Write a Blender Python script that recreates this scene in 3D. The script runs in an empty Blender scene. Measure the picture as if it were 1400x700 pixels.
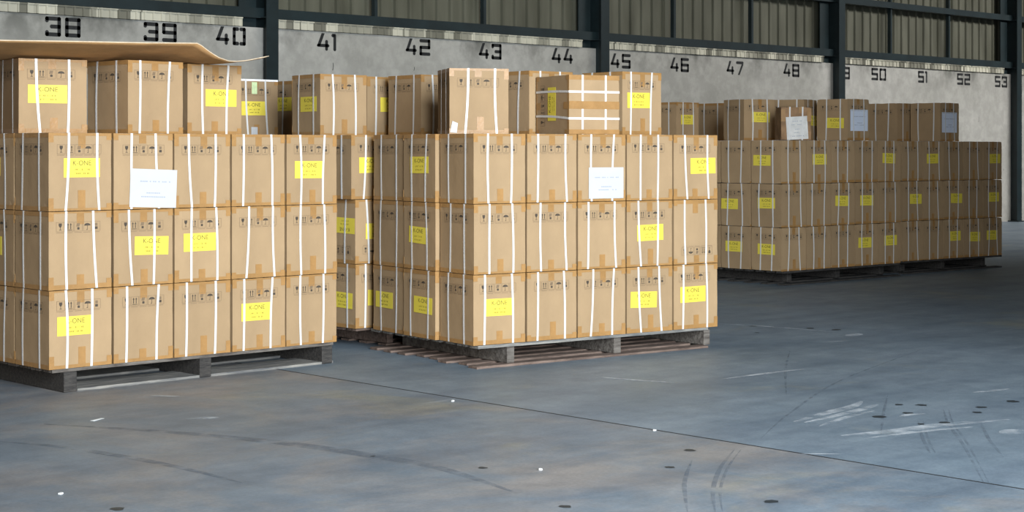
import bpy, bmesh, math, random
from mathutils import Vector, Matrix, noise
R = math.radians
random.seed(7)
COL = bpy.context.scene.collection
SC = bpy.context.scene

# ------------------------------------------------------------------ camera
F, YAW, CY, HC = 2274.8, 0.76345, 206.8, 1.4087
cd = bpy.data.cameras.new('camera'); cam = bpy.data.objects.new('camera', cd); COL.objects.link(cam)
cam.location = (0, 0, HC); cam.rotation_euler = (R(90), 0, -YAW)
cd.sensor_width = 36; cd.lens = 36 * F / 1400; cd.shift_y = -(350 - CY) / 1400; cd.clip_end = 200
SC.camera = cam

def ray(px, py):
    x = (px - 700) / F; y = -(py - CY) / F
    c, s = math.cos(YAW), math.sin(YAW)
    return Vector((s + x * c, c - x * s, y))
CAM = Vector((0, 0, HC))

# ------------------------------------------------------------------ materials
MATS = {}
def mat(name, col, rough=.7, metal=0, vary=0, nscale=8, bump=0, bscale=60, col2=None, stretch=(1, 1, 1), spec=.5, coat=0, objvar=0):
    m = bpy.data.materials.new(name); m.use_nodes = True
    nt = m.node_tree; N = nt.nodes; L = nt.links
    b = N['Principled BSDF']; b.inputs['Roughness'].default_value = rough
    b.inputs['Metallic'].default_value = metal; b.inputs['Specular IOR Level'].default_value = spec
    b.inputs['Coat Weight'].default_value = coat
    c = (*col, 1); b.inputs['Base Color'].default_value = c
    tc = N.new('ShaderNodeTexCoord'); mp = N.new('ShaderNodeMapping'); mp.inputs['Scale'].default_value = stretch
    L.new(tc.outputs['Object'], mp.inputs[0])
    out = None
    if vary or col2:
        n = N.new('ShaderNodeTexNoise'); n.inputs['Scale'].default_value = nscale; n.inputs['Detail'].default_value = 5
        n.inputs['Roughness'].default_value = .6
        L.new(mp.outputs[0], n.inputs['Vector'])
        r = N.new('ShaderNodeValToRGB'); L.new(n.outputs['Fac'], r.inputs[0])
        a = col; z = col2 or tuple(min(1, v * (1 + vary)) for v in col)
        if not col2: a = tuple(v * (1 - vary) for v in col)
        r.color_ramp.elements[0].position = .35; r.color_ramp.elements[1].position = .66
        r.color_ramp.elements[0].color = (*a, 1); r.color_ramp.elements[1].color = (*z, 1)
        out = r.outputs[0]
        if objvar:
            oi = N.new('ShaderNodeObjectInfo'); mr = N.new('ShaderNodeMapRange')
            mr.inputs['To Min'].default_value = 1 - objvar; mr.inputs['To Max'].default_value = 1 + objvar
            L.new(oi.outputs['Random'], mr.inputs[0])
            hs = N.new('ShaderNodeHueSaturation'); L.new(mr.outputs[0], hs.inputs['Value']); L.new(out, hs.inputs['Color'])
            out = hs.outputs[0]
        L.new(out, b.inputs['Base Color'])
    if bump:
        n2 = N.new('ShaderNodeTexNoise'); n2.inputs['Scale'].default_value = bscale; n2.inputs['Detail'].default_value = 3
        L.new(mp.outputs[0], n2.inputs['Vector'])
        bp = N.new('ShaderNodeBump'); bp.inputs['Strength'].default_value = bump; bp.inputs['Distance'].default_value = .01
        L.new(n2.outputs['Fac'], bp.inputs['Height']); L.new(bp.outputs[0], b.inputs['Normal'])
    MATS[name] = m
    return m

CARD = mat('cardboard', (.318, .214, .118), .8, vary=.07, nscale=3, bump=.15, bscale=9, stretch=(1.5, 1.5, 1), objvar=.07, spec=.25)
CARDW = mat('worn_cardboard', (.27, .16, .085), .8, vary=.25, nscale=7, bump=.5, bscale=12, spec=.25)
SHEETC = mat('cardboard_sheet', (.40, .225, .095), .8, vary=.12, nscale=4, bump=.3, bscale=20, spec=.2)
EDGE = mat('cardboard_edge', (.55, .43, .30), .85, vary=.15, nscale=30)
INK = mat('carton_ink', (.050, .036, .024), .8, vary=.3, nscale=30)
INKF = mat('carton_ink_faint', (.165, .11, .063), .8)
TAPE = mat('brown_tape', (.31, .168, .060), .42, vary=.10, nscale=12, bump=.2, bscale=40, spec=.35)
STRAP = mat('white_strap', (.60, .58, .56), .4, vary=.04, nscale=30, bump=.2, bscale=90)
YEL = mat('yellow_label', (.68, .545, .06), .6, vary=.03, nscale=10)
YINK = mat('label_ink', (.11, .085, .02), .7)
YINKF = mat('label_ink_faint', (.27, .21, .03), .7)
PAPER = mat('white_paper', (.455, .45, .45), .55, vary=.02, nscale=6)
PAPERB = mat('bluish_white_paper', (.62, .67, .78), .55, vary=.02, nscale=6)
PAPERO = mat('old_paper', (.60, .58, .55), .6, vary=.12, nscale=14)
PINK = mat('paper_print', (.29, .31, .37), .7)
FILM = mat('clear_film', (.88, .88, .88), .22, vary=.05, nscale=40, bump=1, bscale=50)
GTAPE = mat('pale_green_sticker', (.50, .60, .33), .5, vary=.15, nscale=30)
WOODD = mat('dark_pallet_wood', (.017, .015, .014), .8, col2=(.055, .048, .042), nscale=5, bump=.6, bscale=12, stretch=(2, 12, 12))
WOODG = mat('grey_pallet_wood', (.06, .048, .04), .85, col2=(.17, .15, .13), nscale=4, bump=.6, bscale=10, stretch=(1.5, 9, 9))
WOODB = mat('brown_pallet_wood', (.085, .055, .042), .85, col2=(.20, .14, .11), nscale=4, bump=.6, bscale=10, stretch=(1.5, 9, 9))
WOODW = mat('weathered_board_wood', (.10, .10, .10), .8, col2=(.27, .25, .22), nscale=4, bump=.7, bscale=10, stretch=(1.2, 10, 10))
TEAL = mat('teal_paint', (.011, .021, .024), .45, vary=.2, nscale=3, bump=.1, bscale=20)
DRK = mat('number_paint', (.012, .013, .014), .7, vary=.3, nscale=20)
STONE = mat('debris_white', (.7, .7, .68), .8)

def wall_mat():
    m = mat('wall_concrete', (.5, .5, .49), .85, spec=.3); nt = m.node_tree; N = nt.nodes; L = nt.links; b = N['Principled BSDF']
    tc = N.new('ShaderNodeTexCoord')
    def nz(scale, det=6, st=(1, 1, 1), rough=.6):
        mp = N.new('ShaderNodeMapping'); mp.inputs['Scale'].default_value = st; L.new(tc.outputs['Object'], mp.inputs[0])
        n = N.new('ShaderNodeTexNoise'); n.inputs['Scale'].default_value = scale; n.inputs['Detail'].default_value = det; n.inputs['Roughness'].default_value = rough
        L.new(mp.outputs[0], n.inputs['Vector']); return n.outputs['Fac']
    def ramp(src, p0, c0, p1, c1):
        r = N.new('ShaderNodeValToRGB'); e = r.color_ramp.elements; e[0].position = p0; e[1].position = p1
        e[0].color = (*c0, 1); e[1].color = (*c1, 1); L.new(src, r.inputs[0]); return r.outputs[0]
    base = ramp(nz(.9), .3, (.34, .335, .305), .7, (.47, .46, .43))
    fine = ramp(nz(7), .42, (.80, .80, .80), .62, (1, 1, 1))
    mx = N.new('ShaderNodeMix'); mx.data_type = 'RGBA'; mx.blend_type = 'MULTIPLY'; mx.inputs[0].default_value = .7
    L.new(base, mx.inputs[6]); L.new(fine, mx.inputs[7])
    # run-down grime below the coping: shaped by noise and height
    sep = N.new('ShaderNodeSeparateXYZ'); L.new(tc.outputs['Object'], sep.inputs[0])
    mr = N.new('ShaderNodeMapRange'); mr.inputs['From Min'].default_value = 2.5; mr.inputs['From Max'].default_value = 2.97
    L.new(sep.outputs[2], mr.inputs[0])
    g = nz(1.6, 6, (1, 1, .8)); mul = N.new('ShaderNodeMath'); mul.operation = 'MULTIPLY'
    gr = ramp(g, .50, (0, 0, 0), .66, (1, 1, 1)); L.new(mr.outputs[0], mul.inputs[0]); L.new(gr, mul.inputs[1])
    mx2 = N.new('ShaderNodeMix'); mx2.data_type = 'RGBA'; mx2.blend_type = 'MIX'
    L.new(mul.outputs[0], mx2.inputs[0]); L.new(mx.outputs[2], mx2.inputs[6]); mx2.inputs[7].default_value = (.14, .14, .125, 1)
    L.new(mx2.outputs[2], b.inputs['Base Color'])
    bp = N.new('ShaderNodeBump'); bp.inputs['Strength'].default_value = .3; bp.inputs['Distance'].default_value = .01
    L.new(nz(12), bp.inputs['Height']); L.new(bp.outputs[0], b.inputs['Normal'])
    return m
WALLM = wall_mat()

def strip_mat():
    m = mat('weathered_flashing', (.4, .4, .35), .7); nt = m.node_tree; N = nt.nodes; L = nt.links; b = N['Principled BSDF']
    tc = N.new('ShaderNodeTexCoord'); mp = N.new('ShaderNodeMapping'); mp.inputs['Scale'].default_value = (1, .001, .001); L.new(tc.outputs['Object'], mp.inputs[0])
    v = N.new('ShaderNodeTexVoronoi'); v.inputs['Scale'].default_value = 6; L.new(mp.outputs[0], v.inputs['Vector'])
    r = N.new('ShaderNodeValToRGB'); e = r.color_ramp.elements; e[0].color = (.16, .155, .12, 1); e[1].color = (.55, .53, .43, 1); e[0].position = .15; e[1].position = .85
    sx = N.new('ShaderNodeSeparateXYZ'); L.new(v.outputs['Color'], sx.inputs[0]); L.new(sx.outputs[0], r.inputs[0]); L.new(r.outputs[0], b.inputs['Base Color'])
    return m
STRIPM = strip_mat()

def clad_mat():
    m = mat('cladding_sheet', (.10, .10, .08), .6); nt = m.node_tree; N = nt.nodes; L = nt.links; b = N['Principled BSDF']
    tc = N.new('ShaderNodeTexCoord'); mp = N.new('ShaderNodeMapping'); mp.inputs['Scale'].default_value = (1.2, 1, .25); L.new(tc.outputs['Object'], mp.inputs[0])
    n = N.new('ShaderNodeTexNoise'); n.inputs['Scale'].default_value = 3; n.inputs['Detail'].default_value = 6; L.new(mp.outputs[0], n.inputs['Vector'])
    r = N.new('ShaderNodeValToRGB'); e = r.color_ramp.elements; e[0].position = .3; e[1].position = .7; e[0].color = (.062, .062, .042, 1); e[1].color = (.12, .12, .088, 1)
    L.new(n.outputs['Fac'], r.inputs[0]); L.new(r.outputs[0], b.inputs['Base Color'])
    return m
CLADM = clad_mat()

def floor_mat():
    m = mat('floor_concrete', (.14, .16, .18), .5, spec=.4); nt = m.node_tree; N = nt.nodes; L = nt.links; b = N['Principled BSDF']
    tc = N.new('ShaderNodeTexCoord')
    def nz(scale, det=6, st=(1, 1, 1), loc=(0, 0, 0), rot=0, rough=.6, dist=0):
        mp = N.new('ShaderNodeMapping'); mp.inputs['Scale'].default_value = st; mp.inputs['Location'].default_value = loc; mp.inputs['Rotation'].default_value = (0, 0, rot)
        L.new(tc.outputs['Object'], mp.inputs[0])
        n = N.new('ShaderNodeTexNoise'); n.inputs['Scale'].default_value = scale; n.inputs['Detail'].default_value = det; n.inputs['Roughness'].default_value = rough; n.inputs['Distortion'].default_value = dist
        L.new(mp.outputs[0], n.inputs['Vector']); return n.outputs['Fac']
    def ramp(src, p0, c0, p1, c1):
        r = N.new('ShaderNodeValToRGB'); e = r.color_ramp.elements; e[0].position = p0; e[1].position = p1
        e[0].color = (*c0, 1); e[1].color = (*c1, 1); L.new(src, r.inputs[0]); return r.outputs[0]
    def mix(f, a, c, mode='MIX', fv=None):
        x = N.new('ShaderNodeMix'); x.data_type = 'RGBA'; x.blend_type = mode
        if f is None: x.inputs[0].default_value = fv
        else: L.new(f, x.inputs[0])
        for s, k in ((a, 6), (c, 7)):
            if isinstance(s, tuple): x.inputs[k].default_value = (*s, 1)
            else: L.new(s, x.inputs[k])
        return x.outputs[2]
    sep = N.new('ShaderNodeSeparateXYZ'); L.new(tc.outputs['Object'], sep.inputs[0])
    slab = N.new('ShaderNodeMath'); slab.operation = 'GREATER_THAN'; slab.inputs[1].default_value = 6.336; L.new(sep.outputs[0], slab.inputs[0])
    blue = mix(slab.outputs[0], ramp(nz(.9, 8, rough=.7), .32, FL_A, .68, FL_B), ramp(nz(.9, 8, rough=.7), .32, FL_A2, .68, FL_B2))
    warmr = ramp(nz(.8, 7, loc=(3, 7, 0), dist=.5, rough=.68), .45, (0, 0, 0), .64, (.8, .8, .8))
    warmf = mix(slab.outputs[0], warmr, (.06, .06, .06))
    c = mix(warmf, blue, FL_W)
    yel = ramp(nz(.7, 8, loc=(11, 2, 0), dist=.6, rough=.68), .58, (0, 0, 0), .74, (.6, .6, .6))
    c = mix(yel, c, FL_Y)
    c = mix(None, c, ramp(nz(5, 8, rough=.7), .35, (.72, .74, .76), .62, (1, 1, 1)), 'MULTIPLY', .8)
    c = mix(None, c, ramp(nz(2.2, 6, (.25, 1.6, 1), rot=R(35)), .36, (.74, .76, .8), .6, (1.0, 1.0, 1.0)), 'MULTIPLY', .8)
    scr = ramp(nz(3, 7, (.18, 2.2, 1), loc=(5, 1, 0), rot=R(-38)), .66, (0, 0, 0), .78, (.5, .5, .5))
    c = mix(scr, c, FL_S)
    c = mix(None, c, ramp(nz(60, 3), .4, (.86, .86, .86), .6, (1, 1, 1)), 'MULTIPLY', .8)
    L.new(c, b.inputs['Base Color'])
    rr = N.new('ShaderNodeMapRange'); rr.inputs['To Min'].default_value = .38; rr.inputs['To Max'].default_value = .62
    L.new(nz(1.1), rr.inputs[0]); L.new(rr.outputs[0], b.inputs['Roughness'])
    bp = N.new('ShaderNodeBump'); bp.inputs['Strength'].default_value = .15; bp.inputs['Distance'].default_value = .01
    L.new(nz(9, 6), bp.inputs['Height']); L.new(bp.outputs[0], b.inputs['Normal'])
    return m
FL_A = (.15, .19, .23); FL_B = (.225, .265, .305); FL_A2 = (.155, .21, .26); FL_B2 = (.25, .305, .355)
FL_W = (.32, .285, .26); FL_Y = (.36, .32, .215); FL_S = (.48, .50, .53)
FLOORM = floor_mat()

def mark_mat(name, col, dens):
    m = bpy.data.materials.new(name); m.use_nodes = True; nt = m.node_tree; N = nt.nodes; L = nt.links; b = N['Principled BSDF']
    b.inputs['Base Color'].default_value = (*col, 1); b.inputs['Roughness'].default_value = .6
    tc = N.new('ShaderNodeTexCoord'); n = N.new('ShaderNodeTexNoise'); n.inputs['Scale'].default_value = 9; n.inputs['Detail'].default_value = 6
    L.new(tc.outputs['Object'], n.inputs['Vector']); r = N.new('ShaderNodeMapRange')
    r.inputs['From Min'].default_value = .35; r.inputs['From Max'].default_value = .65; r.inputs['To Min'].default_value = 0; r.inputs['To Max'].default_value = dens
    L.new(n.outputs['Fac'], r.inputs[0]); L.new(r.outputs[0], b.inputs['Alpha'])
    return m
SCRAPE = mark_mat('scrape_mark', (.60, .64, .68), .7)
TYRE = mark_mat('tyre_mark', (.13, .16, .20), .42)
SPOT = mat('oil_spot', (.025, .032, .038), .5)

# ------------------------------------------------------------------ mesh helpers
def mesh_obj(name, verts, faces, mats, mi=None, parent=None, smooth=False):
    me = bpy.data.meshes.new(name); me.from_pydata([tuple(v) for v in verts], [], faces)
    for m in (mats if isinstance(mats, (list, tuple)) else [mats]): me.materials.append(m)
    if mi: me.polygons.foreach_set('material_index', mi)
    if smooth: me.polygons.foreach_set('use_smooth', [True] * len(me.polygons))
    me.update()
    o = bpy.data.objects.new(name, me); COL.objects.link(o)
    if parent: o.parent = parent
    return o
class MB:
    def __init__(s): s.v = []; s.f = []; s.m = []
    def box(s, lo, hi, m=0, jit=0):
        x0, y0, z0 = lo; x1, y1, z1 = hi; n = len(s.v)
        s.v += [Vector(c) + Vector([random.uniform(-jit, jit) for _ in range(3)]) for c in ((x0,y0,z0),(x1,y0,z0),(x1,y1,z0),(x0,y1,z0),(x0,y0,z1),(x1,y0,z1),(x1,y1,z1),(x0,y1,z1))]
        s.f += [tuple(n + i for i in q) for q in ((0,3,2,1),(4,5,6,7),(0,1,5,4),(1,2,6,5),(2,3,7,6),(3,0,4,7))]; s.m += [m] * 6
    def poly(s, pts, m=0):
        n = len(s.v); s.v += [Vector(p) for p in pts]; s.f.append(tuple(range(n, n + len(pts)))); s.m.append(m)
    def build(s, name, mats, parent=None, bevel=0, smooth=False):
        if bevel:
            me = bpy.data.meshes.new(name); me.from_pydata([tuple(v) for v in s.v], [], s.f)
            for m in (mats if isinstance(mats, (list, tuple)) else [mats]): me.materials.append(m)
            me.polygons.foreach_set('material_index', s.m)
            bm = bmesh.new(); bm.from_mesh(me)
            bmesh.ops.bevel(bm, geom=bm.edges[:], offset=bevel, segments=1, affect='EDGES')
            bmesh.ops.recalc_face_normals(bm, faces=bm.faces[:])
            bm.to_mesh(me); bm.free(); me.update()
            o = bpy.data.objects.new(name, me); COL.objects.link(o)
            if parent: o.parent = parent
            return o
        return mesh_obj(name, s.v, s.f, mats, s.m, parent, smooth)
def struct(o): o['kind'] = 'structure'; return o
def empty(name, loc=(0, 0, 0), rz=0):
    o = bpy.data.objects.new(name, None); COL.objects.link(o); o.location = loc; o.rotation_euler = (0, 0, rz); o.empty_display_size = .1
    return o
def tag(o, label, cat, group=None):
    o['label'] = label; o['category'] = cat
    if group: o['group'] = group
    return o

# ------------------------------------------------------------------ the hall
YW = 17.217
b = MB(); b.box((-12, -9, -.3), (52, 24, 0)); floor = struct(b.build('floor', FLOORM))
# joint across the floor and marks on it
b = MB(); b.box((6.33, -9, -.002), (6.342, YW, .0012)); b.build('floor_joint', DRK, floor)
sp = MB()
for (px, py, rx) in ((1202,570,.055),(1242,565,.05),(1230,553.5,.04),(1260,554,.05),(1342,557,.045),(1336,564,.04),(1385,549,.06),(1259,580,.03),(1292,578,.045),(944,616,.045),(916,639,.035),(1054,686,.05),(773,693,.04),(660,640,.035),(161,696,.045),(510,624,.02),(1035,455,.03),(1030,446,.05),(1107,449,.05),(1143,451,.06)):
    r_ = ray(px, py); p = CAM + r_ * (-HC / r_.z); n = 14
    rx *= .62; sp.poly([(p.x + rx * (1 + .25 * random.uniform(-1, 1)) * math.cos(a * 2 * math.pi / n), p.y + rx * (1 + .25 * random.uniform(-1, 1)) * math.sin(a * 2 * math.pi / n), .0016) for a in range(n)])
sp.build('oil_spots', SPOT, floor)
def ribbon(mb, pts, w, z):
    P = [Vector((x, y, z)) for x, y in pts]
    L_, R_ = [], []
    for i, p in enumerate(P):
        d = (P[min(i + 1, len(P) - 1)] - P[max(i - 1, 0)]).normalized(); nn = Vector((-d.y, d.x, 0))
        ww = w * (.15 + .85 * math.sin(math.pi * (i + .3) / (len(P) - .4)))
        L_.append(p + nn * ww / 2); R_.append(p - nn * ww / 2)
    for i in range(len(P) - 1): mb.poly([R_[i], R_[i + 1], L_[i + 1], L_[i]])
def gp(px, py):
    r_ = ray(px, py); p = CAM + r_ * (-HC / r_.z); return (p.x, p.y)
def curve_pts(pl, n=14):
    W_ = [gp(*q) for q in pl]; W_ = [W_[0]] + W_ + [W_[-1]]; out = []; m = len(pl) - 1
    for i in range(n + 1):
        t = i / n * m; k = min(int(t), m - 1); u = t - k; a, b_, c, d = W_[k:k + 4]
        out.append(tuple(.5 * (2 * b_[q] + (c[q] - a[q]) * u + (2 * a[q] - 5 * b_[q] + 4 * c[q] - d[q]) * u * u + (3 * b_[q] - a[q] - 3 * c[q] + d[q]) * u ** 3) for q in (0, 1)))
    return out
s_ = MB()
for pl, w in (([(985,519),(1030,513),(1070,508),(1100,505)],.05),([(1085,577),(1130,565),(1165,556),(1178,549)],.07),([(1100,578),(1150,567),(1185,558),(1200,553)],.06),([(1120,583),(1160,570),(1195,562)],.04),
              ([(1228,570),(1245,567),(1265,566)],.05),([(1150,596),(1220,590),(1290,581),(1380,574)],.10),([(1180,600),(1260,590),(1330,584)],.05),([(1160,460),(1175,456)],.12),([(1122,468),(1160,466)],.03),([(1370,593),(1400,588)],.12),
              ([(1095,621),(1150,621)],.02),([(1330,537),(1380,532)],.05),([(820,516),(870,520),(930,524)],.05),([(255,573),(300,571)],.07),([(205,541),(260,543)],.03),([(960,442),(1040,446),(1140,454)],.05)):
    ribbon(s_, curve_pts(pl), w, .0018)
s_.build('scrape_marks', SCRAPE, floor)
t_ = MB()
for pl, w in (([(60,580),(220,590),(380,605),(500,622),(600,640),(700,672)],.10),([(0,604),(90,612),(220,634),(330,660)],.06),
              ([(1290,560),(1297,580),(1318,610),(1345,660)],.018),([(1297,560),(1304,580),(1325,610),(1352,660)],.012),([(1255,575),(1262,600),(1272,620)],.018),([(1262,575),(1269,600),(1279,620)],.012),([(1205,595),(1208,565),(1214,540)],.015),([(1340,575),(1352,600),(1372,625)],.018),
              ([(978,700),(975,670),(985,640),(1004,615)],.022),([(988,700),(985,670),(995,640),(1013,615)],.014),([(940,700),(936,660),(946,630)],.02),([(1040,600),(1080,565),(1150,520),(1260,478)],.016),([(1075,540),(1074,505),(1080,480)],.016)):
    ribbon(t_, curve_pts(pl, 40), w, .0014)
t_.build('tyre_marks', TYRE, floor)

# back wall: low concrete wall, cladding above, steel frame
b = MB(); b.box((-12, YW, 0), (52, YW + .3, 2.955)); wall = struct(b.build('wall_back', WALLM))
X0B = 6.02; BAY = 6.06   # X of a column's left edge, column spacing
# corrugated flashing strip between wall and girt (one panel per bay)
def corr(x0, x1, z0, z1, y, pitch, depth, name, m, parent, rib=.22):
    v, f = [], []; x = x0; xs = []
    while x < x1:
        for dx, dy in ((0, 0), (pitch * (1 - rib), 0), (pitch * (1 - rib * .8), -depth), (pitch * (1 - rib * .2), -depth)):
            if x + dx < x1: xs.append((x + dx, y + dy))
        x += pitch
    xs.append((x1, y))
    for (a, c) in xs: v += [(a, c, z0), (a, c, z1)]
    for i in range(len(xs) - 1): f.append((2 * i, 2 * i + 2, 2 * i + 3, 2 * i + 1))
    return mesh_obj(name, v, f, m, None, parent)
for n in range(-2, 7):
    x = X0B + BAY * n
    corr(x + .19, x + BAY - .26, 2.957, 3.075, YW - .035, .115, .016, 'flashing_strip', STRIPM, wall, rib=.3)
    b = MB(); b.box((x + .19, YW - .06, 3.052), (x + BAY - .26, YW + .02, 3.066)); b.build('flashing_lip', STRIPM, wall)
    b = MB(); b.box((x - .26, YW + .03, 2.956), (x - .004, YW + .05, 8.45)); b.build('infill_plate', TEAL, wall)
corr(-12, 52, 2.955, 8.5, YW + .20, .25, .035, 'cladding', CLADM, wall, rib=.24)
for (z0, z1) in ((3.07, 3.195), (4.02, 4.13), (5.2, 5.32), (6.4, 6.52)):
    b = MB(); b.box((-12, YW - .06, z0), (52, YW + .06, z1)); o = b.build('steel_girt', TEAL, wall)
for n in range(-2, 7):
    for k in (1, 2):
        x = X0B + BAY * n - .07 + 1.97 * k
        b = MB(); b.box((x - .025, YW + .0, 3.19), (x + .025, YW + .07, 8.5)); b.build('sag_post', TEAL, wall)
def column(x, y):
    r = empty('steel_column', (x, y, 0))
    b = MB()                                   # H section: two flanges and a web along Y
    b.box((-.09, -.185, 0), (.09, -.170, 8.4)); b.box((-.09, .17, 0), (.09, .185, 8.4)); b.box((-.006, -.17, 0), (.006, .17, 8.4))
    b.build('h_section', TEAL, r)
    b = MB(); b.box((-.12, -.23, 0), (.12, .21, .02)); b.build('base_plate', TEAL, r)
    for zz in (3.07, 4.02, 5.2):
        b = MB(); b.box((-.09, -.17, zz), (-.007, .17, zz + .012)); b.build('stiffener', TEAL, r)
    return r
names = {12: 'between painted numbers 40 and 41', 18: 'between painted numbers 44 and 45', 24: 'between painted numbers 48 and 49', 30: 'at the right edge, past painted number 53'}
for n in range(-1, 8):
    x = X0B + BAY * n
    c = column(x + .09, YW - .005)
    k = round(x)
    if k in names: tag(c, 'dark teal steel column on the back wall ' + names[k], 'column', 'steel columns of the back wall')
    else: tag(c, 'dark teal steel column of the back wall outside the view', 'column', 'steel columns of the back wall')

# stencilled numbers
def digit(mb, ch, x, z, w, h, t):
    y = YW - .0015
    def bar(x0, z0, x1, z1, ch_=.3):
        c = t * ch_
        mb.poly([(x + x0 + c, y, z + z0), (x + x1 - c, y, z + z0), (x + x1, y, z + z0 + c), (x + x1, y, z + z1 - c), (x + x1 - c, y, z + z1), (x + x0 + c, y, z + z1), (x + x0, y, z + z1 - c), (x + x0, y, z + z0 + c)])
    g = t * .07; m0 = h / 2 - t / 2; m1 = h / 2 + t / 2
    def top(gap=False, l=0):
        if gap: bar(l, h - t, w / 2 - g, h); bar(w / 2 + g, h - t, w, h)
        else: bar(l, h - t, w, h)
    def bot(gap=False, l=0):
        if gap: bar(l, 0, w / 2 - g, t); bar(w / 2 + g, 0, w, t)
        else: bar(l, 0, w, t)
    def mid(l=0, gap=False):
        if gap: bar(l, m0, w / 2 - g, m1); bar(w / 2 + g, m0, w, m1)
        else: bar(l, m0, w, m1)
    def lu(): bar(0, m0 + g, t, h)
    def ll(): bar(0, 0, t, m1 - g)
    def ru(): bar(w - t, m0 + g * .2, w, h)
    def rl(): bar(w - t, 0, w, m1 - g * .2)
    if ch == '0': lu(); ll(); ru(); rl(); top(True); bot(True)
    elif ch == '1': bar(w * .55 - t / 2, 0, w * .55 + t / 2, h); bar(w * .55 - t * 1.2, h - t, w * .55, h)
    elif ch == '2': top(); ru(); mid(); ll(); bot()
    elif ch == '3': top(); ru(); mid(w * .3); rl(); bot(); bar(0, h - t * 1.5, t, h); bar(0, 0, t, t * 1.5)
    elif ch == '4':
        mb.poly([(x, y, z + .24 * h), (x + t * 1.1, y, z + .24 * h), (x + w * .62, y, z + h), (x + w * .62 - t * 1.1, y, z + h)])
        bar(0, .2 * h, w, .2 * h + t * .9); bar(w * .66, 0, w * .66 + t, h * .62)
    elif ch == '5': top(); lu(); mid(); rl(); bot()
    elif ch == '6': top(); lu(); ll(); mid(); rl(); bot()
    elif ch == '7': top(); mb.poly([(x + w * .25, y, z), (x + w * .25 + t, y, z), (x + w, y, z + h - t), (x + w - t * 1.05, y, z + h - t)])
    elif ch == '8': top(); bot(); mid(0); lu(); ll(); ru(); rl()
    elif ch == '9': top(); lu(); ru(); mid(0); rl(); bot()
NUMS = {38:(9.18,2.71,.445),39:(10.45,2.715,.455),40:(11.46,2.718,.44),41:(13.0,2.71,.33),42:(14.49,2.712,.44),43:(15.83,2.71,.44),44:(17.28,2.703,.445),45:(18.55,2.675,.45),
        46:(19.93,2.667,.45),47:(21.33,2.665,.44),48:(22.85,2.678,.45),49:(24.33,2.683,.46),50:(25.46,2.693,.465),51:(26.98,2.69,.34),52:(28.34,2.69,.47),53:(29.73,2.682,.47)}
for n, (x, z, w) in NUMS.items():
    mb = MB(); s = str(n); gap = .05
    if s[1] == '1': digit(mb, s[0], x, z, .20, .224, .045); digit(mb, '1', x + .20, z, .16, .224, .045)
    else:
        dw = (w - gap) / 2; digit(mb, s[0], x, z, dw, .224, .045); digit(mb, s[1], x + dw + gap, z, dw, .224, .045)
    o = mb.build('painted_number', DRK, wall); o['label'] = 'black stencilled number %d' % n

for px, py, l in ((455, 91, .10), (566, 94, .05), (1338, 163, .11), (622, 99, .04), (1300, 148, .05), (1372, 232, .03)):
    r_ = ray(px, py); p_ = CAM + r_ * (YW / r_.y); mb = MB(); w_ = .008
    q = [(p_.x - w_, p_.z - l / 2), (p_.x + w_ * .3, p_.z - l / 2), (p_.x + w_ * 1.6, p_.z + l * .1), (p_.x + w_ * .8, p_.z + l / 2), (p_.x, p_.z + l / 2), (p_.x + w_ * .4, p_.z)]
    mb.poly([(a_, YW - .0015, c_) for a_, c_ in q]); mb.build('wall_crack', DRK, wall)

# roof, right end wall, and an unseen wall added to block daylight
ROOFM = mat('roof_sheet', (.10, .105, .10), .7, vary=.1, nscale=2)
b = MB(); b.box((-12, -9, 8.5), (52, 24, 8.6)); struct(b.build('ceiling', ROOFM))
b = MB(); b.box((8.85, 2.8, 0), (52, 3.0, 8.5)); struct(b.build('light_block_wall', ROOFM))  # added out of view: cuts doorway light off the far-right stacks and floor
b = MB(); b.box((52, -9, 0), (52.2, 24, 8.5)); struct(b.build('wall_right', ROOFM))

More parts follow.
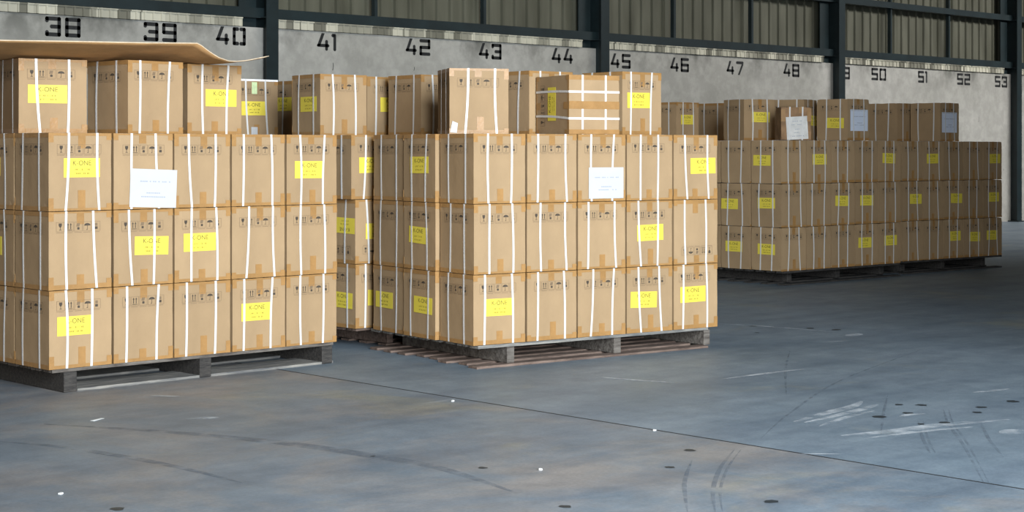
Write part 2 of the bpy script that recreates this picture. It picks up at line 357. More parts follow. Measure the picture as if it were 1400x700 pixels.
# ------------------------------------------------------------------ cartons: shared part meshes
W, D, H = .4085, .4085, .455
PITCH = .4224; LAYER = .46
def carton_mesh(name, seed, w=W, d=D, h=H, m=CARD, marks=True, amp=.0012, dent=.0):
    rnd = random.Random(seed)
    bm = bmesh.new(); bmesh.ops.create_cube(bm, size=1)
    bmesh.ops.subdivide_edges(bm, edges=bm.edges[:], cuts=7, use_grid_fill=True)
    off = Vector((seed * 3.1, seed * 1.7, 0))
    for v in bm.verts:
        c = v.co.copy(); n3 = Vector((round(c.x * 2 * .5001 if abs(c.x) > .499 else 0), round(c.y if abs(c.y) > .499 else 0), round(c.z if abs(c.z) > .499 else 0)))
        v.co = Vector((c.x * w, c.y * d, (c.z + .5) * h))
        k = (abs(noise.noise(v.co * 5 + off)) ) * amp * 2
        edges = sum(1 for q in c if abs(q) > .499)
        nn = Vector((math.copysign(1, c.x) if abs(c.x) > .499 else 0, math.copysign(1, c.y) if abs(c.y) > .499 else 0, math.copysign(1, c.z) if abs(c.z) > .499 else 0))
        v.co -= nn * k
        if edges == 3: v.co -= nn * rnd.uniform(.001, .004 + dent)
        if dent and edges <= 2: v.co -= nn * abs(noise.noise(v.co * 9 + off)) * dent
    bmesh.ops.recalc_face_normals(bm, faces=bm.faces[:])
    me = bpy.data.meshes.new(name); 
    # flat ink marks on all four walls
    if marks:
        for side in range(4):
            ang = side * math.pi / 2; half = (d if side % 2 == 0 else w) / 2; ww = w if side % 2 == 0 else d
            rot = Matrix.Rotation(ang, 3, 'Z')
            def quad(x0, z0, x1, z1, mi, pts=None):
                P = pts or [(x0, z0), (x1, z0), (x1, z1), (x0, z1)]
                vs = [bm.verts.new(rot @ Vector((px_, -half - .0011, pz_))) for px_, pz_ in P]
                f = bm.faces.new(vs); f.material_index = mi
            sx = -.150 + rnd.uniform(-.008, .008); zt = h - .060 - rnd.uniform(0, .012); ch = .056; cw = .0525; lw = .0015
            for k in range(5):
                a = sx + k * (cw + .006)
                quad(a, zt - ch, a + cw, zt - ch + lw, 2); quad(a, zt - lw, a + cw, zt, 2); quad(a, zt - ch, a + lw, zt, 2); quad(a + cw - lw, zt - ch, a + cw, zt, 2)
                cx = a + cw / 2; cz = zt - ch / 2
                quad(a, zt - ch - .0075, a + cw * .9, zt - ch - .0055, 2)
                if k == 0:
                    quad(0, 0, 0, 0, 1, [(cx - .004, cz - .002), (cx + .004, cz - .002), (cx + .010, cz + .008), (cx + .010, cz + .021), (cx - .010, cz + .021), (cx - .010, cz + .008)])
                    quad(cx - .0015, cz - .015, cx + .0015, cz - .002, 1); quad(cx - .007, cz - .019, cx + .007, cz - .016, 1)
                if k == 1:
                    for dx in (-.009, .009):
                        quad(cx + dx - .0022, cz - .014, cx + dx + .0022, cz + .012, 1); quad(0, 0, 0, 0, 1, [(cx + dx - .006, cz + .010), (cx + dx + .006, cz + .010), (cx + dx, cz + .022)])
                    quad(cx - .017, cz - .021, cx + .017, cz - .018, 1)
                if k == 2:
                    quad(0, 0, 0, 0, 1, [(cx - .007, cz - .018), (cx + .007, cz - .018), (cx + .008, cz - .006), (cx, cz - .003), (cx - .008, cz - .006)])
                    for q in range(3): quad(0, 0, 0, 0, 2, [(cx - .014 + q * .007, cz), (cx - .008 + q * .007, cz), (cx - .003 + q * .007, cz + .020), (cx - .009 + q * .007, cz + .020)])
                if k == 3:
                    quad(0, 0, 0, 0, 1, [(cx - .021, cz + .004)] + [(cx + .021, cz + .004)] + [(cx + .021 * math.cos(t * math.pi / 6), cz + .004 + .015 * math.sin(t * math.pi / 6)) for t in range(1, 6)])
                    quad(cx - .0013, cz - .020, cx + .0013, cz + .005, 1); quad(cx - .007, cz - .021, cx + .0013, cz - .018, 1)
                if k == 4:
                    quad(cx - .009, cz - .018, cx + .009, cz - .003, 1); quad(cx - .008, cz + .001, cx + .008, cz + .018, 2)
    bm.to_mesh(me); bm.free(); me.materials.append(m); me.materials.append(INK); me.materials.append(INKF)
    return me
BODY = [carton_mesh('carton_body', s) for s in range(6)]
BODYP = [carton_mesh('carton_body', s + 20, marks=False) for s in range(2)]

def ribbon_loop(pts, width_dir, w, th):
    """closed strap: pts in order, width along width_dir"""
    v, f = [], []; n = len(pts); wd = Vector(width_dir) * w / 2
    C = Vector((0, 0, 0))
    for p in pts: C += p
    C /= n
    for i, p in enumerate(pts):
        a = pts[i - 1]; c = pts[(i + 1) % n]
        d1 = (p - a).normalized(); d2 = (c - p).normalized(); W3 = Vector(width_dir)
        n1 = d1.cross(W3).normalized(); n2 = d2.cross(W3).normalized()
        nn = (n1 + n2).normalized(); 
        if nn.dot(p - C) < 0: nn = -nn
        o = nn * th
        v += [p - wd, p + wd, p + wd + o, p - wd + o]
    for i in range(n):
        j = (i + 1) % n
        for k in range(4): f.append((4 * i + k, 4 * j + k, 4 * j + (k + 1) % 4, 4 * i + (k + 1) % 4))
    bm = bmesh.new(); vs = [bm.verts.new(q) for q in v]
    for q in f: bm.faces.new([vs[i] for i in q])
    bmesh.ops.recalc_face_normals(bm, faces=bm.faces[:])
    me = bpy.data.meshes.new('strap'); bm.to_mesh(me); bm.free(); me.materials.append(STRAP); return me
def strap_mesh(axis, u, seed):
    """axis 'f': runs over front/top/back/bottom at x=u ; 's': over left/top/right/bottom at y=u"""
    r = random.Random(seed); e = .0016; w2 = (D if axis == 'f' else W) / 2 + e
    ut = u + r.uniform(-.014, .014); ub = u + r.uniform(-.014, .014); bow = r.uniform(-.008, .008)
    base = []
    for k in range(7): t = k / 6; base.append((-w2, e + (H - 0) * t, ub + (ut - ub) * t + bow * math.sin(math.pi * t)))
    for k in range(7): t = k / 6; base.append((w2, H - (H) * t + 0, ut + (ub - ut) * t - bow * math.sin(math.pi * t)))
    pts = []
    for i, (a, z, uu) in enumerate(base):
        z = min(max(z, -.0), H) + (.0006 if z >= H - .001 else (-.0006 if z < .01 else 0))
        pts.append(Vector((uu, a, z)) if axis == 'f' else Vector((a, uu, z)))
    return ribbon_loop(pts, (1, 0, 0) if axis == 'f' else (0, 1, 0), .0155, .0013)
STR = {}
for ax in 'fs':
    for sgn in (-1, 1):
        STR[ax, sgn] = [strap_mesh(ax, sgn * .095 + q, 31 * i + (7 if ax == 'f' else 3) * sgn) for i, q in enumerate((-.016, -.004, .004, .012, .02, 0))]

def wrap_mesh(pieces, name='tape'):
    mb = MB()
    for lo, hi in pieces: mb.box(lo, hi)
    me = bpy.data.meshes.new(name); me.from_pydata([tuple(v) for v in mb.v], [], mb.f); me.materials.append(TAPE); me.update(); return me
T0_, T1_ = .0001, .0009
def centre_tape(top, drop, x=0, hw=.024):
    z0, z1 = (H + T0_, H + T1_) if top else (-T1_, -T0_)
    yo = D / 2
    pcs = [((x - hw, -yo - T1_, z0), (x + hw, yo + T1_, z1))]
    a, c = (H - drop, H + T1_) if top else (-T1_, drop)
    pcs += [((x - hw, -yo - T1_, a), (x + hw, -yo - T0_, c)), ((x - hw, yo + T0_, a), (x + hw, yo + T1_, c))]
    return wrap_mesh(pcs)
def edge_tape(top, sx, drop):
    """along a top or bottom side edge, folded over the corners"""
    z0, z1 = (H + T0_, H + T1_) if top else (-T1_, -T0_)
    xo = sx * W / 2; xi = xo - sx * .032; xe = xo + sx * T1_; xs = xo + sx * T0_
    a, c = (H - .026, H + T1_) if top else (-T1_, .026)
    a2, c2 = (H - drop, H + T1_) if top else (-T1_, drop)
    mn = lambda p, q: (min(p, q), max(p, q))
    x_a, x_b = mn(xi, xe); x_c, x_d = mn(xs, xe)
    yo = D / 2
    return wrap_mesh([((x_a, -yo - T1_, z0), (x_b, yo + T1_, z1)), ((x_c, -yo - T1_, a), (x_d, yo + T1_, c)),
                      ((x_a, -yo - T1_ , a2), (x_b, -yo - T0_, c2)), ((x_a, yo + T0_, a2), (x_b, yo + T1_, c2))])
def rim_tape(top, h):
    """band along the front and back rim of the lid or base flap"""
    a, c = (H - h, H + T0_) if top else (-T0_, h)
    yo = D / 2
    return wrap_mesh([((-W / 2, -yo - T1_ * .8, a), (W / 2, -yo - T0_ * .5, c))])
CTT = [centre_tape(True, d, x) for d, x in ((.075, .0), (.105, .006), (.06, -.006), (.09, .01))]
CTB = [centre_tape(False, d, x) for d, x in ((.095, .004), (.075, -.006), (.12, .008), (.085, 0))]
ET = {(t, s): [edge_tape(t, s, d) for d in (.055, .075, .04)] for t in (True, False) for s in (-1, 1)}
RT = {True: [rim_tape(True, .010), rim_tape(True, .016)], False: [rim_tape(False, .020), rim_tape(False, .028), rim_tape(False, .014)]}

# yellow label with its print (built facing -Y, origin at its left centre)
def text_mesh(s, size):
    cu = bpy.data.curves.new('t', 'FONT'); cu.body = s; cu.size = size; cu.align_x = 'CENTER'; cu.align_y = 'CENTER'
    ob = bpy.data.objects.new('t', cu); me = bpy.data.meshes.new_from_object(ob)
    bpy.data.objects.remove(ob); return me
KONE = text_mesh('K-ONE', .040)
def label_mesh(w=.235, h=.112, seed=0):
    rnd = random.Random(seed); bm = bmesh.new()
    def quad(x0, z0, x1, z1, y, mi):
        f = bm.faces.new([bm.verts.new((x0, y, z0)), bm.verts.new((x1, y, z0)), bm.verts.new((x1, y, z1)), bm.verts.new((x0, y, z1))]); f.material_index = mi
    # sheet as a thin slab
    y0, y1 = -.0011, -.0018
    quad(0, -h / 2, w, h / 2, y1, 0)
    for a, c in (((0, -h / 2), (w, -h / 2)), ((w, -h / 2), (w, h / 2)), ((w, h / 2), (0, h / 2)), ((0, h / 2), (0, -h / 2))):
        f = bm.faces.new([bm.verts.new((a[0], y0, a[1])), bm.verts.new((c[0], y0, c[1])), bm.verts.new((c[0], y1, c[1])), bm.verts.new((a[0], y1, a[1]))]); f.material_index = 0
    n = len(bm.verts); tv = [bm.verts.new((v.co.x + w * .5, y1 - .0003, v.co.y + h * .24)) for v in KONE.vertices]
    for p in KONE.polygons:
        try: f = bm.faces.new([tv[i] for i in p.vertices]); f.material_index = 1
        except ValueError: pass
    for line, (z, half) in enumerate(((-h * .09, .050), (-h * .30, .046))):
        x = w * .5 - half
        while x < w * .5 + half:
            cw = rnd.uniform(.004, .0065)
            if rnd.random() > .12:
                quad(x, z - .0055, x + .0014, z + .0055, y1 - .0003, 2); quad(x, z - (.0055 if rnd.random() < .5 else -.004), x + cw, z + (-.004 if rnd.random() < .5 else .0055), y1 - .0003, 2)
            x += cw + .0025
    me = bpy.data.meshes.new('label'); bm.to_mesh(me); bm.free()
    for m in (YEL, YINK, YINKF): me.materials.append(m)
    return me
LABEL = [label_mesh(seed=s) for s in range(3)]
def paper_mesh(w, h, seed=0, m=PAPER, cover=True, lines=((.18, .33, 'w'), (-.12, .15, 'n'), (-.22, .26, 'w'))):
    rnd = random.Random(seed); bm = bmesh.new(); y0 = -.0032 if cover else -.0008; nx = 6; am = 1 if cover else .2
    def P(x, z, dy): return bm.verts.new((x, y0 - dy, z))
    grid = [[(-w / 2 + w * i / nx, -h / 2 + h * k / nx, .0006 * am + .0012 * am * abs(noise.noise(Vector((i * .5, k * .5, seed))))) for k in range(nx + 1)] for i in range(nx + 1)]
    V = [[P(*q) for q in col] for col in grid]
    for i in range(nx):
        for k in range(nx): bm.faces.new([V[i][k], V[i + 1][k], V[i + 1][k + 1], V[i][k + 1]])
    bk = [bm.verts.new((x, y0, z)) for x, z in ((-w / 2, -h / 2), (w / 2, -h / 2), (w / 2, h / 2), (-w / 2, h / 2))]
    bm.faces.new(bk[::-1])
    for zc, half, kind in lines:
        x = -half * w
        while x < half * w:
            cw = rnd.uniform(.006, .011)
            if rnd.random() > .15:
                f = bm.faces.new([bm.verts.new(q) for q in ((x, y0 - .0022 * am, zc * h - .004), (x + cw, y0 - .0022 * am, zc * h - .004), (x + cw, y0 - .0022 * am, zc * h + .003), (x, y0 - .0022 * am, zc * h + .003))]); f.material_index = 1
            x += cw + .004
    me = bpy.data.meshes.new('paper'); bm.to_mesh(me); bm.free(); me.materials.append(m); me.materials.append(PINK); return me

def child(name, me, parent, loc=(0, 0, 0), rot=(0, 0, 0)):
    o = bpy.data.objects.new(name, me); COL.objects.link(o); o.parent = parent; o.location = loc; o.rotation_euler = rot; return o

ROOTS = []
def face_xz(rootm, px, py, face):
    """where a sight line meets a carton's front ('F') or left side ('S'): local coordinate along the face, height"""
    inv = rootm.inverted(); o = inv @ CAM; d = (inv.to_3x3() @ ray(px, py))
    if face == 'F': t = (-D / 2 - o.y) / d.y; p = o + d * t; return p.x, p.z
    t = (-W / 2 - o.x) / d.x; p = o + d * t; return -p.y, p.z

def carton(loc, rz, label, group, detail=2, flip=False, front=None, side=None, scale=(1, 1, 1), paper=None, name='carton', basis=None, tape_only_top=False, plain=False, upside_lab=False):
    """loc: centre of the base. front/side: (px x of the label's left edge, px y of its middle)"""
    r = empty(name, loc, rz); r.scale = scale
    rnd = random.Random(hash((round(loc[0] * 100), round(loc[1] * 100), round(loc[2] * 100))) & 0xffff)
    M = Matrix.Translation(loc) @ Matrix.Rotation(rz, 4, 'Z') @ Matrix.Diagonal((*scale, 1))
    if basis is not None:
        M = Matrix.Translation(loc) @ basis; r.matrix_world = M; r.location = loc; r.rotation_euler = basis.to_euler()
    if flip:
        M = M @ Matrix.Translation((0, 0, H)) @ Matrix.Rotation(math.pi, 4, 'Y')
        r.location = (loc[0], loc[1], loc[2] + H); r.rotation_euler = M.to_euler()
    child('carton_body', rnd.choice(BODYP if plain else BODY), r)
    ks = [rnd.randrange(6) for _ in range(4)]
    for q, (ax, sg) in enumerate((('f', -1), ('f', 1), ('s', -1), ('s', 1))): child('strap', STR[ax, sg][ks[q]], r)
    if detail >= 1:
        child('top_tape', rnd.choice(CTT), r); child('bottom_tape', rnd.choice(CTB), r)
        child('rim_tape', rnd.choice(RT[False]), r)
    if detail >= 2:
        child('rim_tape', rnd.choice(RT[True]), r)
        for t in (True, False):
            for s in (-1, 1): child('edge_tape', rnd.choice(ET[t, s]), r)
    for face, v in (('F', front), ('S', side)):
        if not v: continue
        tilt = rnd.uniform(-.02, .035)
        if flip:
            inv = M.inverted(); 
            if face == 'F':
                x, z = face_xz(M, v[0], v[1], 'F'); x -= .235
                x = max(-W / 2 + .01, min(W / 2 - .24, x)); child('yellow_label', rnd.choice(LABEL), r, (x, -D / 2, z), (0, tilt, 0))
            else:
                o_ = inv @ CAM; d_ = inv.to_3x3() @ ray(*v); t_ = (W / 2 - o_.x) / d_.x; p_ = o_ + d_ * t_
                y = max(-D / 2 + .005, min(D / 2 - .24, p_.y - .235 + 0)); child('yellow_label', rnd.choice(LABEL), r, (W / 2, y, p_.z), (0, tilt, math.pi / 2))
            continue
        x, z = face_xz(M, v[0], v[1], face)
        x = max(-W / 2 + .004, min(W / 2 - .239, x)); z = max(.06, min(H - .06, z))
        if face == 'F': child('yellow_label', rnd.choice(LABEL), r, (x, -D / 2, z), (0, tilt, 0))
        else: child('yellow_label', rnd.choice(LABEL), r, (-W / 2, -x, z), (0, tilt, -math.pi / 2))
    if paper:
        px0, py0, pw, ph, tilt, mt, cover = paper
        x, z = face_xz(M, px0, py0, 'F')
        o = child('paper_sheet', paper_mesh(pw, ph, int(px0), mt, cover), r, (x, -D / 2, z), (0, tilt, 0)); o['label'] = 'white printed sheet'
    tag(r, label, 'carton', group); ROOTS.append(r)
    return r

ORD = ['first', 'second', 'third', 'fourth', 'fifth', 'sixth', 'seventh', 'eighth', 'ninth', 'tenth']
LAYN = ['bottom', 'middle', 'third']
def stack(key, nick, X0, Y0, rot, z0, nx, ny, group, fr={}, sd={}, papers={}, flips=(), detail=2, pitch=PITCH, sx=1, rowshift=None, order='from the left', colshift={}, visible=None, seed=0, det_hidden=0, coloff=0):
    rnd = random.Random(seed + 100); c, s = math.cos(rot), math.sin(rot)
    for k in range(3):
        lay = ['bottom layer', 'middle layer', 'third layer'][k]
        for j in range(ny):
            for i in range(nx):
                vis = (j == 0) or (i == 0)
                if visible: vis = visible(i, j, k)
                if not vis and k < 2 and 0 < i < nx - 1 and 0 < j < ny - 1 and False: continue
                a = (i + .5) * pitch + (rowshift[j] if rowshift else 0) + rnd.uniform(-.002, .002) + colshift.get((k, i, j), (0, 0))[0]
                bb = (j + .5) * (PITCH + .002) + rnd.uniform(-.0015, .0015) + colshift.get((k, i, j), (0, 0))[1]
                loc = (X0 + a * c - bb * s, Y0 + a * s + bb * c, z0 + k * LAYER)
                f = fr.get((k, i)) if j == 0 else None; sd_ = sd.get((k, j)) if i == 0 else None
                has = ', yellow label' if f else (', yellow side label' if sd_ else '')
                pp = papers.get((k, i)) if j == 0 else None
                if pp: has = ', white sheet'
                fl = (k, i, j) in flips
                if fl: has += ' upside down'
                if vis:
                    where = ('%s from left' % ORD[i]) if j == 0 else ('%s back along left side' % ORD[j])
                    lab = 'carton%s, %s, %s, %s' % (has, lay, where, nick)
                    g = group
                else:
                    lab = 'carton hidden behind the outer rows, %s' % nick; g = group + ', hidden rows'
                carton(loc, rot + rnd.uniform(-.003, .003), lab, g, detail if vis else det_hidden, flip=fl, front=f, side=sd_, paper=pp, scale=(sx, 1, 1))

# --- near left pallet
stack('L', 'near-left pallet', 4.7188, 8.8113, .001, .1405, 5, 3, 'cartons on the near-left pallet',
      fr={(2,0):(87,229.5),(2,4):(403,232),(1,1):(184,336),(1,2):(251,332),(0,0):(78,447),(0,3):(330,427.5)},
      sd={(2,1):(-25,228),(1,1):(-22,334)},
      papers={(2,1):(209.5,257.5,.325,.232,.04,PAPER,True)}, seed=1)
# --- middle pallet
MR = -.158
stack('M', 'middle pallet', 7.2664, 7.9532, MR, .148, 5, 3, 'cartons on the middle pallet',
      fr={(2,4):(944,227),(1,3):(871,319),(0,0):(662,421),(0,3):(862,410),(0,4):(930,403.5)},
      sd={(2,1):(561,225.5),(1,1):(559.6,319.5),(0,1):(566,415),(0,2):(514,408)},
      papers={(2,2):(828.5,250,.30,.212,.0,PAPER,True)}, flips={(1,4,0)}, rowshift=[0, -.028, -.022], seed=2)
# --- pallet behind the middle one
stack('D', 'pallet behind middle one', 7.36, 9.30, -.02, .148, 5, 3, 'cartons on the pallet behind the middle one',
      fr={(2,0):(491,226),(1,0):(500,317),(0,0):(503,407)},
      sd={(1,0):(476,309),(0,0):(455,408)}, flips={(1,0,0)},
      visible=lambda i, j, k: i == 0 and j == 0, colshift={(2,0,0):(-.035,0)}, seed=3)
# --- far right pallets
stack('F', 'far-right pallet', 14.0753, 10.6292, -.04, .1485, 5, 3, 'cartons on the far-right pallet',
      fr={(2,1):(1111,218),(2,4):(1206.5,216),(1,2):(1142,274.5),(1,3):(1176,274),(0,3):(1173.5,332),(0,4):(1209,329)},
      sd={(2,0):(1030,219),(1,1):(986,278),(1,0):(1036,277.5),(0,1):(992,336),(0,0):(1036,340)}, detail=1,
      visible=lambda i, j, k: j == 0 or (i == 0 and j < 2), seed=4)
stack('G', 'last pallet far right', 16.385, 10.66, -.085, .1485, 5, 3, 'cartons on the last pallet at far right',
      fr={(2,1):(1267,217),(2,4):(1353,217),(1,0):(1244,272),(1,2):(1300,271),(1,4):(1351,269.5),(0,2):(1298,323),(0,3):(1325,323.5),(0,4):(1349,321.5)},
      detail=1, pitch=.386, sx=.374 / W, visible=lambda i, j, k: j == 0, seed=5)
# --- supports of the rear rows
stack('E', 'rear left pallet', 7.40, 10.99, 0, .148, 3, 1, 'cartons on the rear left pallet', visible=lambda i, j, k: False, seed=6)
stack('K', 'rear right pallet', 14.38, 12.55, 0, .148, 4, 1, 'cartons on the rear right pallet', visible=lambda i, j, k: False, seed=8)

# --- loose top layer
ZT = .148 + 3 * LAYER
def top_box(px, py, ang, label, group, depth=None, XY=None, z=None, ztop=None, **kw):
    """corner between its left side and its front, seen at (px,py)"""
    z = ZT if z is None else z
    if XY is None:
        r_ = ray(px, py); t = ((z + H) - HC) / r_.z; p = CAM + r_ * t; XY = (p.x, p.y)
    a = R(ang); c, s = math.cos(a), math.sin(a)
    x = XY[0] + c * W / 2 - s * D / 2; y = XY[1] + s * W / 2 + c * D / 2
    return carton((x, y, z), a, label, group, **kw)
ZL = .1405 + 3 * LAYER
GL = 'loose cartons on top of the near-left pallet'; GM = 'loose cartons on top of the middle pallet'; GD = 'loose cartons on top of the rear pallets'; GF = 'loose cartons on top of the far-right pallets'
top_box(0, 0, -10, 'strapped carton with yellow label, leftmost of the top row under the cardboard sheet', GL, XY=(4.845, 9.40), z=ZL, scale=(1.045, 1.02, 1), front=(38, 128))
top_box(0, 0, 4, 'strapped carton without label under the curled cardboard sheet, between two labelled ones', GL, XY=(5.417, 9.119), z=ZL, scale=(1.02, 1.08, 1))
top_box(0, 0, -2, 'strapped carton with yellow label under the curling end of the cardboard sheet', GL, XY=(5.94, 9.25), z=ZL, front=(281, 133.5))
t3 = top_box(0, 0, -2, 'film-wrapped carton with low yellow label and small white tag, right of the cardboard sheet', GD, XY=(7.545, 11.07), front=(330, 148))
film = child('clear_film', wrap_mesh([((-W/2, -D/2-.0022, H-.012), (W/2, -D/2-.0012, H+.002)), ((-W/2, -D/2-.002, H+.0018), (W/2, D/2, H+.0028))]), t3)
film.data.materials[0] = FILM
mb = MB(); mb.box((-.045, -D/2 - .0030, H - .115), (.005, -D/2 - .0022, H - .02)); mb.build('green_sticker', GTAPE, t3)
mb = MB(); mb.box((-.05, -D/2 - .0030, .01), (.01, -D/2 - .0022, .075)); mb.build('white_tag', PAPER, t3)
top_box(0, 0, 0, 'carton in deep shade with yellow side label, behind and between the left and middle stacks', GD, XY=(8.09, 11.05), side=(376, 143))
top_box(0, 0, -6, 'carton with yellow label on its shaded left side, left of painted number 42', GD, XY=(7.513, 9.91), side=(411, 143))
top_box(0, 0, 0, 'mostly hidden carton showing a strip of yellow label, beside the carton under number 42', GD, XY=(8.03, 10.00), front=(520, 143))
top_box(0, 0, -3, 'carton without label showing its broad shaded side, left of the palest carton', GD, XY=(8.12, 9.47))
e = top_box(0, 0, -30, 'pale carton turned towards the camera with torn white scrap, under painted number 43', GM, XY=(7.64, 8.60), z=ZT, scale=(1.03, 1.0, 1))
mb = MB(); mb.poly([(-W/2+.004, -D/2-.003, .012), (-W/2+.05, -D/2-.003, .008), (-W/2+.058, -D/2-.004, .075), (-W/2+.02, -D/2-.005, .09)]); mb.build('torn_scrap', PAPER, e)
top_box(0, 0, -5, 'carton without label half hidden behind the carton lying on its side', GM, XY=(8.285, 8.48))
# box lying on its side, its lid turned away to the back
Bs = Matrix(((0, 1, 0), (0, 0, 1), (1, 0, 0)))          # local x->Z, y->X, z->Y
Bs = (Matrix.Rotation(R(-15), 3, 'Z') @ Bs).to_4x4()
cx, cy = 8.22, 8.02; a = R(-15)
hc_ = Vector((math.cos(a), math.sin(a), 0)); hd = Vector((-math.sin(a), math.cos(a), 0))
base = Vector((cx, cy, ZT + W / 2)) + hc_ * D / 2
lying = carton((base.x, base.y, base.z), 0, 'carton lying on its side with crossed white straps and upright yellow label', GM, basis=Bs, plain=False)
child('yellow_label', LABEL[0], lying, (-.11, -D / 2, .235), (0, 0, 0))
mb = MB(); mb.box((-.024, -D/2 + .002, -.0012), (.024, D/2 - .002, -.0006)); mb.build('seam_tape', TAPE, lying)
top_box(0, 0, -2, 'carton with yellow label at the right end of the middle stack, beside the lying carton', GM, XY=(8.85, 8.10), front=(857.5, 137))
top_box(0, 0, 0, 'small-looking carton with low yellow label behind the right end of the middle stack', GD, XY=(14.83, 12.72), front=(931, 163.5))
top_box(0, 0, 0, 'dark unlabelled carton in the gap left of the far-right top row', GD, XY=(15.56, 12.60))
top_box(0, 0, -18, 'first carton of the far-right top row, yellow label on its front', GF, XY=(14.50, 11.46), front=(1028, 160), detail=1)
top_box(0, 0, 16, 'carton behind the battered one, sliver of yellow label at its edge', GF, XY=(15.06, 11.06), front=(1117, 165), detail=1)
top_box(0, 0, 0, 'carton with white sheet on front and yellow side label, middle of the far-right top row', GF, XY=(15.2228, 10.601), side=(1129.5, 168), detail=1, paper=(1174.5,164.5,.33,.235,0,PAPERB,False))
top_box(0, 0, 0, 'unlabelled carton showing its broad side, second from the right in the far-right top row', GF, XY=(17.04, 11.16), detail=1)
top_box(0, 0, 0, 'rightmost carton of the far-right top row, white sheet on its front', GF, XY=(17.258, 10.709), detail=1, paper=(1298,167.5,.33,.24,0,PAPERB,False))
# battered short carton
p = CAM + ray(1067.7, 168) * 17.78
bt = empty('battered_carton', (0, 0, 0)); a = R(-37); bw, bd, bh = .335, .25, .355
bx = p.x + math.cos(a) * bw / 2 - math.sin(a) * bd / 2; by = p.y + math.sin(a) * bw / 2 + math.cos(a) * bd / 2
bt.location = (bx, by, ZT); bt.rotation_euler = (0, 0, a)
child('carton_body', carton_mesh('carton_body', 77, bw, bd, bh, CARDW, False, .003, .008), bt)
for x in (-.075, .065):
    me = ribbon_loop([Vector((x, -bd/2-.002, 0)), Vector((x+.006, -bd/2-.002, bh)), Vector((x+.006, bd/2+.002, bh)), Vector((x, bd/2+.002, 0))], (1, 0, 0), .0155, .0013); child('strap', me, bt)
o = child('paper_sheet', paper_mesh(.235, .245, 5, PAPERO, False, ((.3,.2,'w'),(.15,.25,'w'),(-.05,.1,'w'),(-.2,.2,'w'),(-.35,.25,'w'))), bt, (.01, -bd/2 + .0002, .13), (0, -.06, 0)); o['label'] = 'creased grey-white form'
for i, (x0, x1, z0, z1) in enumerate(((-.167, -.12, .2, .33), (.12, .167, .2, .34), (-.09, -.05, .29, .354), (.03, .08, .29, .354))):
    mb = MB(); mb.box((x0, -bd/2-.0009, z0), (x1, -bd/2+.001, z1)); mb.build('patch_tape', TAPE, bt)
tag(bt, 'battered short carton with a creased grey-white form, at the front of the far-right top row', 'carton', GF)

# ------------------------------------------------------------------ pallets
def pallet(name, label, X0, Y0, rot, ln, dp, strx, top, strm, botm, z, top_n=9, bot_n=6, bot_left=0.0, seed=0, sw=.07, front_in=.04, botjit=.0, bw=.10, sz=.0165):
    rnd = random.Random(seed); r = empty(name, (X0, Y0, 0), rot)
    tb = .02; zb = .016
    for x in strx:
        mb = MB(); mb.box((x, front_in, sz), (x + sw, dp - .03, z - tb - .0005), jit=.0015); mb.build('stringer', strm, r, bevel=.004)
    for k in range(top_n):
        y0 = .015 + k * (dp - .12) / (top_n - 1); mb = MB()
        n = 10; wv = [rnd.uniform(-.004, .004) for _ in range(n + 1)]
        xa, xb = (.03 + rnd.uniform(-.01, .015)), ln - .02 + rnd.uniform(-.015, .01)
        for q in range(n):
            u0, u1 = xa + (xb - xa) * q / n, xa + (xb - xa) * (q + 1) / n; v = len(mb.v)
            if q == 0: mb.v += [Vector((u0, y0 + wv[0], z - tb)), Vector((u0, y0 + .1, z - tb)), Vector((u0, y0 + .1, z - .0006)), Vector((u0, y0 + wv[0] * .5, z - .0006))]; mb.f.append((v, v + 3, v + 2, v + 1)); mb.m.append(0); v = len(mb.v)
            mb.v += [Vector((u1, y0 + wv[q + 1], z - tb)), Vector((u1, y0 + .1, z - tb)), Vector((u1, y0 + .1, z - .0006)), Vector((u1, y0 + wv[q + 1] * .5, z - .0006))]
            for s4 in range(4): mb.f.append((v - 4 + s4, v + s4, v + (s4 + 1) % 4, v - 4 + (s4 + 1) % 4)); mb.m.append(0)
            if q == n - 1: mb.f.append((v, v + 1, v + 2, v + 3)); mb.m.append(0)
        mb.build('deck_board', top if k else top, r)
    for k in range(bot_n):
        y0 = .0 + k * (dp - bw - .02) / (bot_n - 1) + rnd.uniform(-.008, .008); mb = MB()
        mb.box((bot_left + rnd.uniform(-botjit, botjit), y0, .0), (ln - .03 + rnd.uniform(-.02, .01), y0 + bw, .0158), jit=.0012)
        mb.build('base_board', botm, r, bevel=.002)
    return tag(r, label, 'pallet', 'wooden pallets under the carton stacks')
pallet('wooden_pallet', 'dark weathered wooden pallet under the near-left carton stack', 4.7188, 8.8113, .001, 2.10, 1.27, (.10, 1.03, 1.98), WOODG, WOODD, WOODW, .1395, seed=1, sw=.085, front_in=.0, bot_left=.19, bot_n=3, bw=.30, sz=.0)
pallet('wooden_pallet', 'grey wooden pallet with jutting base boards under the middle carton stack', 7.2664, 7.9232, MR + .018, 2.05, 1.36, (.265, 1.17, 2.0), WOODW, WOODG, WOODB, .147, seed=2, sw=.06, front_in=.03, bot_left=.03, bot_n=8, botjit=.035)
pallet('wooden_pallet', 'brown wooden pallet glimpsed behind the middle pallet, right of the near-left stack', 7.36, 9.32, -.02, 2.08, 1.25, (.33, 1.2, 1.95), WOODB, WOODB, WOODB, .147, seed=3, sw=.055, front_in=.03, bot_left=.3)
pallet('wooden_pallet', 'shadowed dark pallet under the far-right carton stack', 14.0753, 10.6092, -.04, 2.1, 1.27, (.27, 1.1, 1.9), WOODD, WOODD, WOODD, .1475, seed=4, sw=.07, front_in=.16, bot_left=.03)
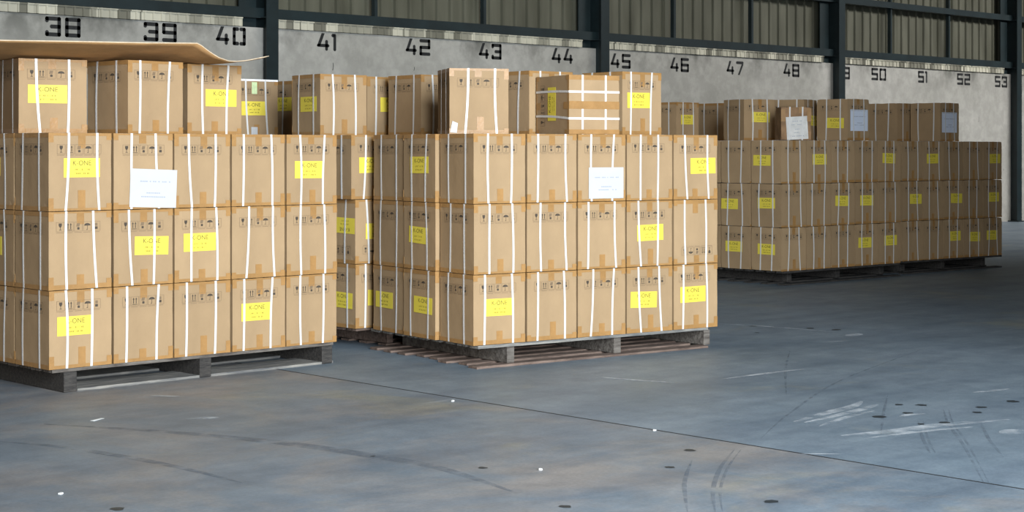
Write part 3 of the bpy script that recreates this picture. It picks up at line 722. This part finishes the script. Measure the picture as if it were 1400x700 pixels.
pallet('wooden_pallet', 'shadowed dark pallet under the last carton stack at far right', 16.385, 10.64, -.085, 1.93, 1.27, (.15, .9, 1.7), WOODD, WOODD, WOODD, .1475, seed=5, sw=.07, front_in=.16, bot_left=.03)
pallet('wooden_pallet', 'pallet hidden behind the left stacks', 7.40, 10.99, 0, 1.3, .5, (.1, .6, 1.1), WOODD, WOODD, WOODD, .147, seed=6, top_n=4, bot_n=3)
pallet('wooden_pallet', 'pallet hidden behind the far-right stacks', 14.38, 12.55, 0, 1.7, .5, (.1, .8, 1.5), WOODD, WOODD, WOODD, .147, seed=7, top_n=4, bot_n=3)

# ------------------------------------------------------------------ cardboard sheet lying on the top row
ZS = ZL + H + .0035
front = [(4.35, 8.98, 2.045), (4.55, 9.02, 2.050), (4.96, 8.96, 2.060), (5.38, 8.831, 2.064), (5.66, 8.85, 2.076), (5.778, 8.866, 2.081), (5.85, 8.865, 2.035), (5.926, 8.87, 1.999), (6.033, 8.91, 1.981), (6.10, 8.92, 1.982), (6.19, 8.93, 1.992), (6.37, 8.95, 2.028)]
def fr_at(x):
    for (a, b_) in zip(front, front[1:]):
        if x <= b_[0]:
            t = (x - a[0]) / (b_[0] - a[0]); return [a[i] * (1 - t) + b_[i] * t for i in range(3)]
    return list(front[-1])
nu, nv = 60, 22; V = []; Fc = []
for i in range(nu + 1):
    x = front[0][0] + (front[-1][0] - front[0][0]) * i / nu; P = fr_at(x)
    for k in range(nv + 1):
        v = k / nv; yb = 10.25; y = P[1] + (yb - P[1]) * v
        lift = (P[2] - ZS); q = max(0, 1 - (y - P[1]) / .62)
        tail = max(0, (x - 6.15)) / .22
        z = ZS + lift * (q ** 1.5) * (1 - tail * .0) if lift > 0 else ZS + lift * max(0, 1 - (y - P[1]) / .25)
        if x > 6.1: z = max(z, ZS + (x - 6.1) ** 1.6 * .28 * (1 - .5 * v))
        z += .004 * max(0, noise.noise(Vector((x * 2, y * 2, 0)))) * v
        V.append((x + .02 * (v - .5) * noise.noise(Vector((y * 3, 0, 1))), y, z))
n = len(V); V += [(x, y, z + .006) for x, y, z in V]
idx = lambda i, k: i * (nv + 1) + k
mi = []
for i in range(nu):
    for k in range(nv):
        Fc.append((idx(i, k), idx(i, k + 1), idx(i + 1, k + 1), idx(i + 1, k))); mi.append(0)
        Fc.append(tuple(n + q for q in (idx(i, k), idx(i + 1, k), idx(i + 1, k + 1), idx(i, k + 1)))); mi.append(0)
for i in range(nu):
    for k in (0, nv):
        Fc.append((idx(i, k), idx(i + 1, k), n + idx(i + 1, k), n + idx(i, k))); mi.append(1)
for k in range(nv):
    for i in (0, nu):
        Fc.append((idx(i, k), idx(i, k + 1), n + idx(i, k + 1), n + idx(i, k))); mi.append(1)
sh = mesh_obj('cardboard_sheet', V, Fc, [SHEETC, EDGE], mi, None, True)
tag(sh, 'large curling brown cardboard sheet lying over the top row of the near-left stack', 'cardboard sheet')

# ------------------------------------------------------------------ litter
for (px, py, l, w, lab) in ((133, 574, .045, .012, 'torn white paper scrap on the floor in front of the near-left pallet'), (83, 676, .009, .006, 'tiny white crumb on the floor at bottom left'),
                            (739, 643, .008, .006, 'tiny white crumb on the floor near the bottom middle'), (895, 589, .008, .006, 'tiny white crumb lying beside the floor joint'), (619, 549, .009, .006, 'tiny white crumb on the floor just left of the joint')):
    x, y = gp(px, py); mb = MB(); mb.box((-l, -w, 0), (l, w, .003 if l > .03 else .007), jit=.0015)
    for v in mb.v: v.z = max(v.z, 0)
    o = mb.build('paper_scrap' if l > .03 else 'white_crumb', STONE, None); o.location = (x, y, .0005); o.rotation_euler = (0, 0, .4); tag(o, lab, 'litter')

# ------------------------------------------------------------------ light
def area(name, loc, target, sx, sy, power, col, spread=180):
    l = bpy.data.lights.new(name, 'AREA'); l.shape = 'RECTANGLE'; l.size = sx; l.size_y = sy; l.energy = power; l.color = col; l.spread = R(spread)
    o = bpy.data.objects.new(name, l); COL.objects.link(o); o.location = loc
    d = Vector(target) - Vector(loc); o.rotation_euler = d.to_track_quat('-Z', 'Y').to_euler(); return o
area('doorway_daylight', (2.6, -3.0, 3.5), (9.0, 9, 1.0), 6.0, 6.2, 2380, (.85, .935, 1.0), 140)
area('wall_fill_light', (31, 7.0, 7.6), (31, YW, 1.6), 18, 1.6, 680, (1.0, .985, .96), 90)  # added fill, no opening modelled: brightens the right end of the back wall
area('wall_fill_light', (14, 9.5, 7.6), (14, YW, 1.9), 14, 1.2, 115, (1.0, .92, .80), 90)  # added warm fill for the left bays of the back wall
w = bpy.data.worlds.new('world'); SC.world = w; w.use_nodes = True
bg = w.node_tree.nodes['Background']; bg.inputs[0].default_value = (1.0, .72, .42, 1); bg.inputs[1].default_value = .46
SC.view_settings.view_transform = 'Standard'; SC.view_settings.look = 'None'; SC.view_settings.gamma = 1; SC.view_settings.exposure = 0
SC.view_settings.use_curve_mapping = False
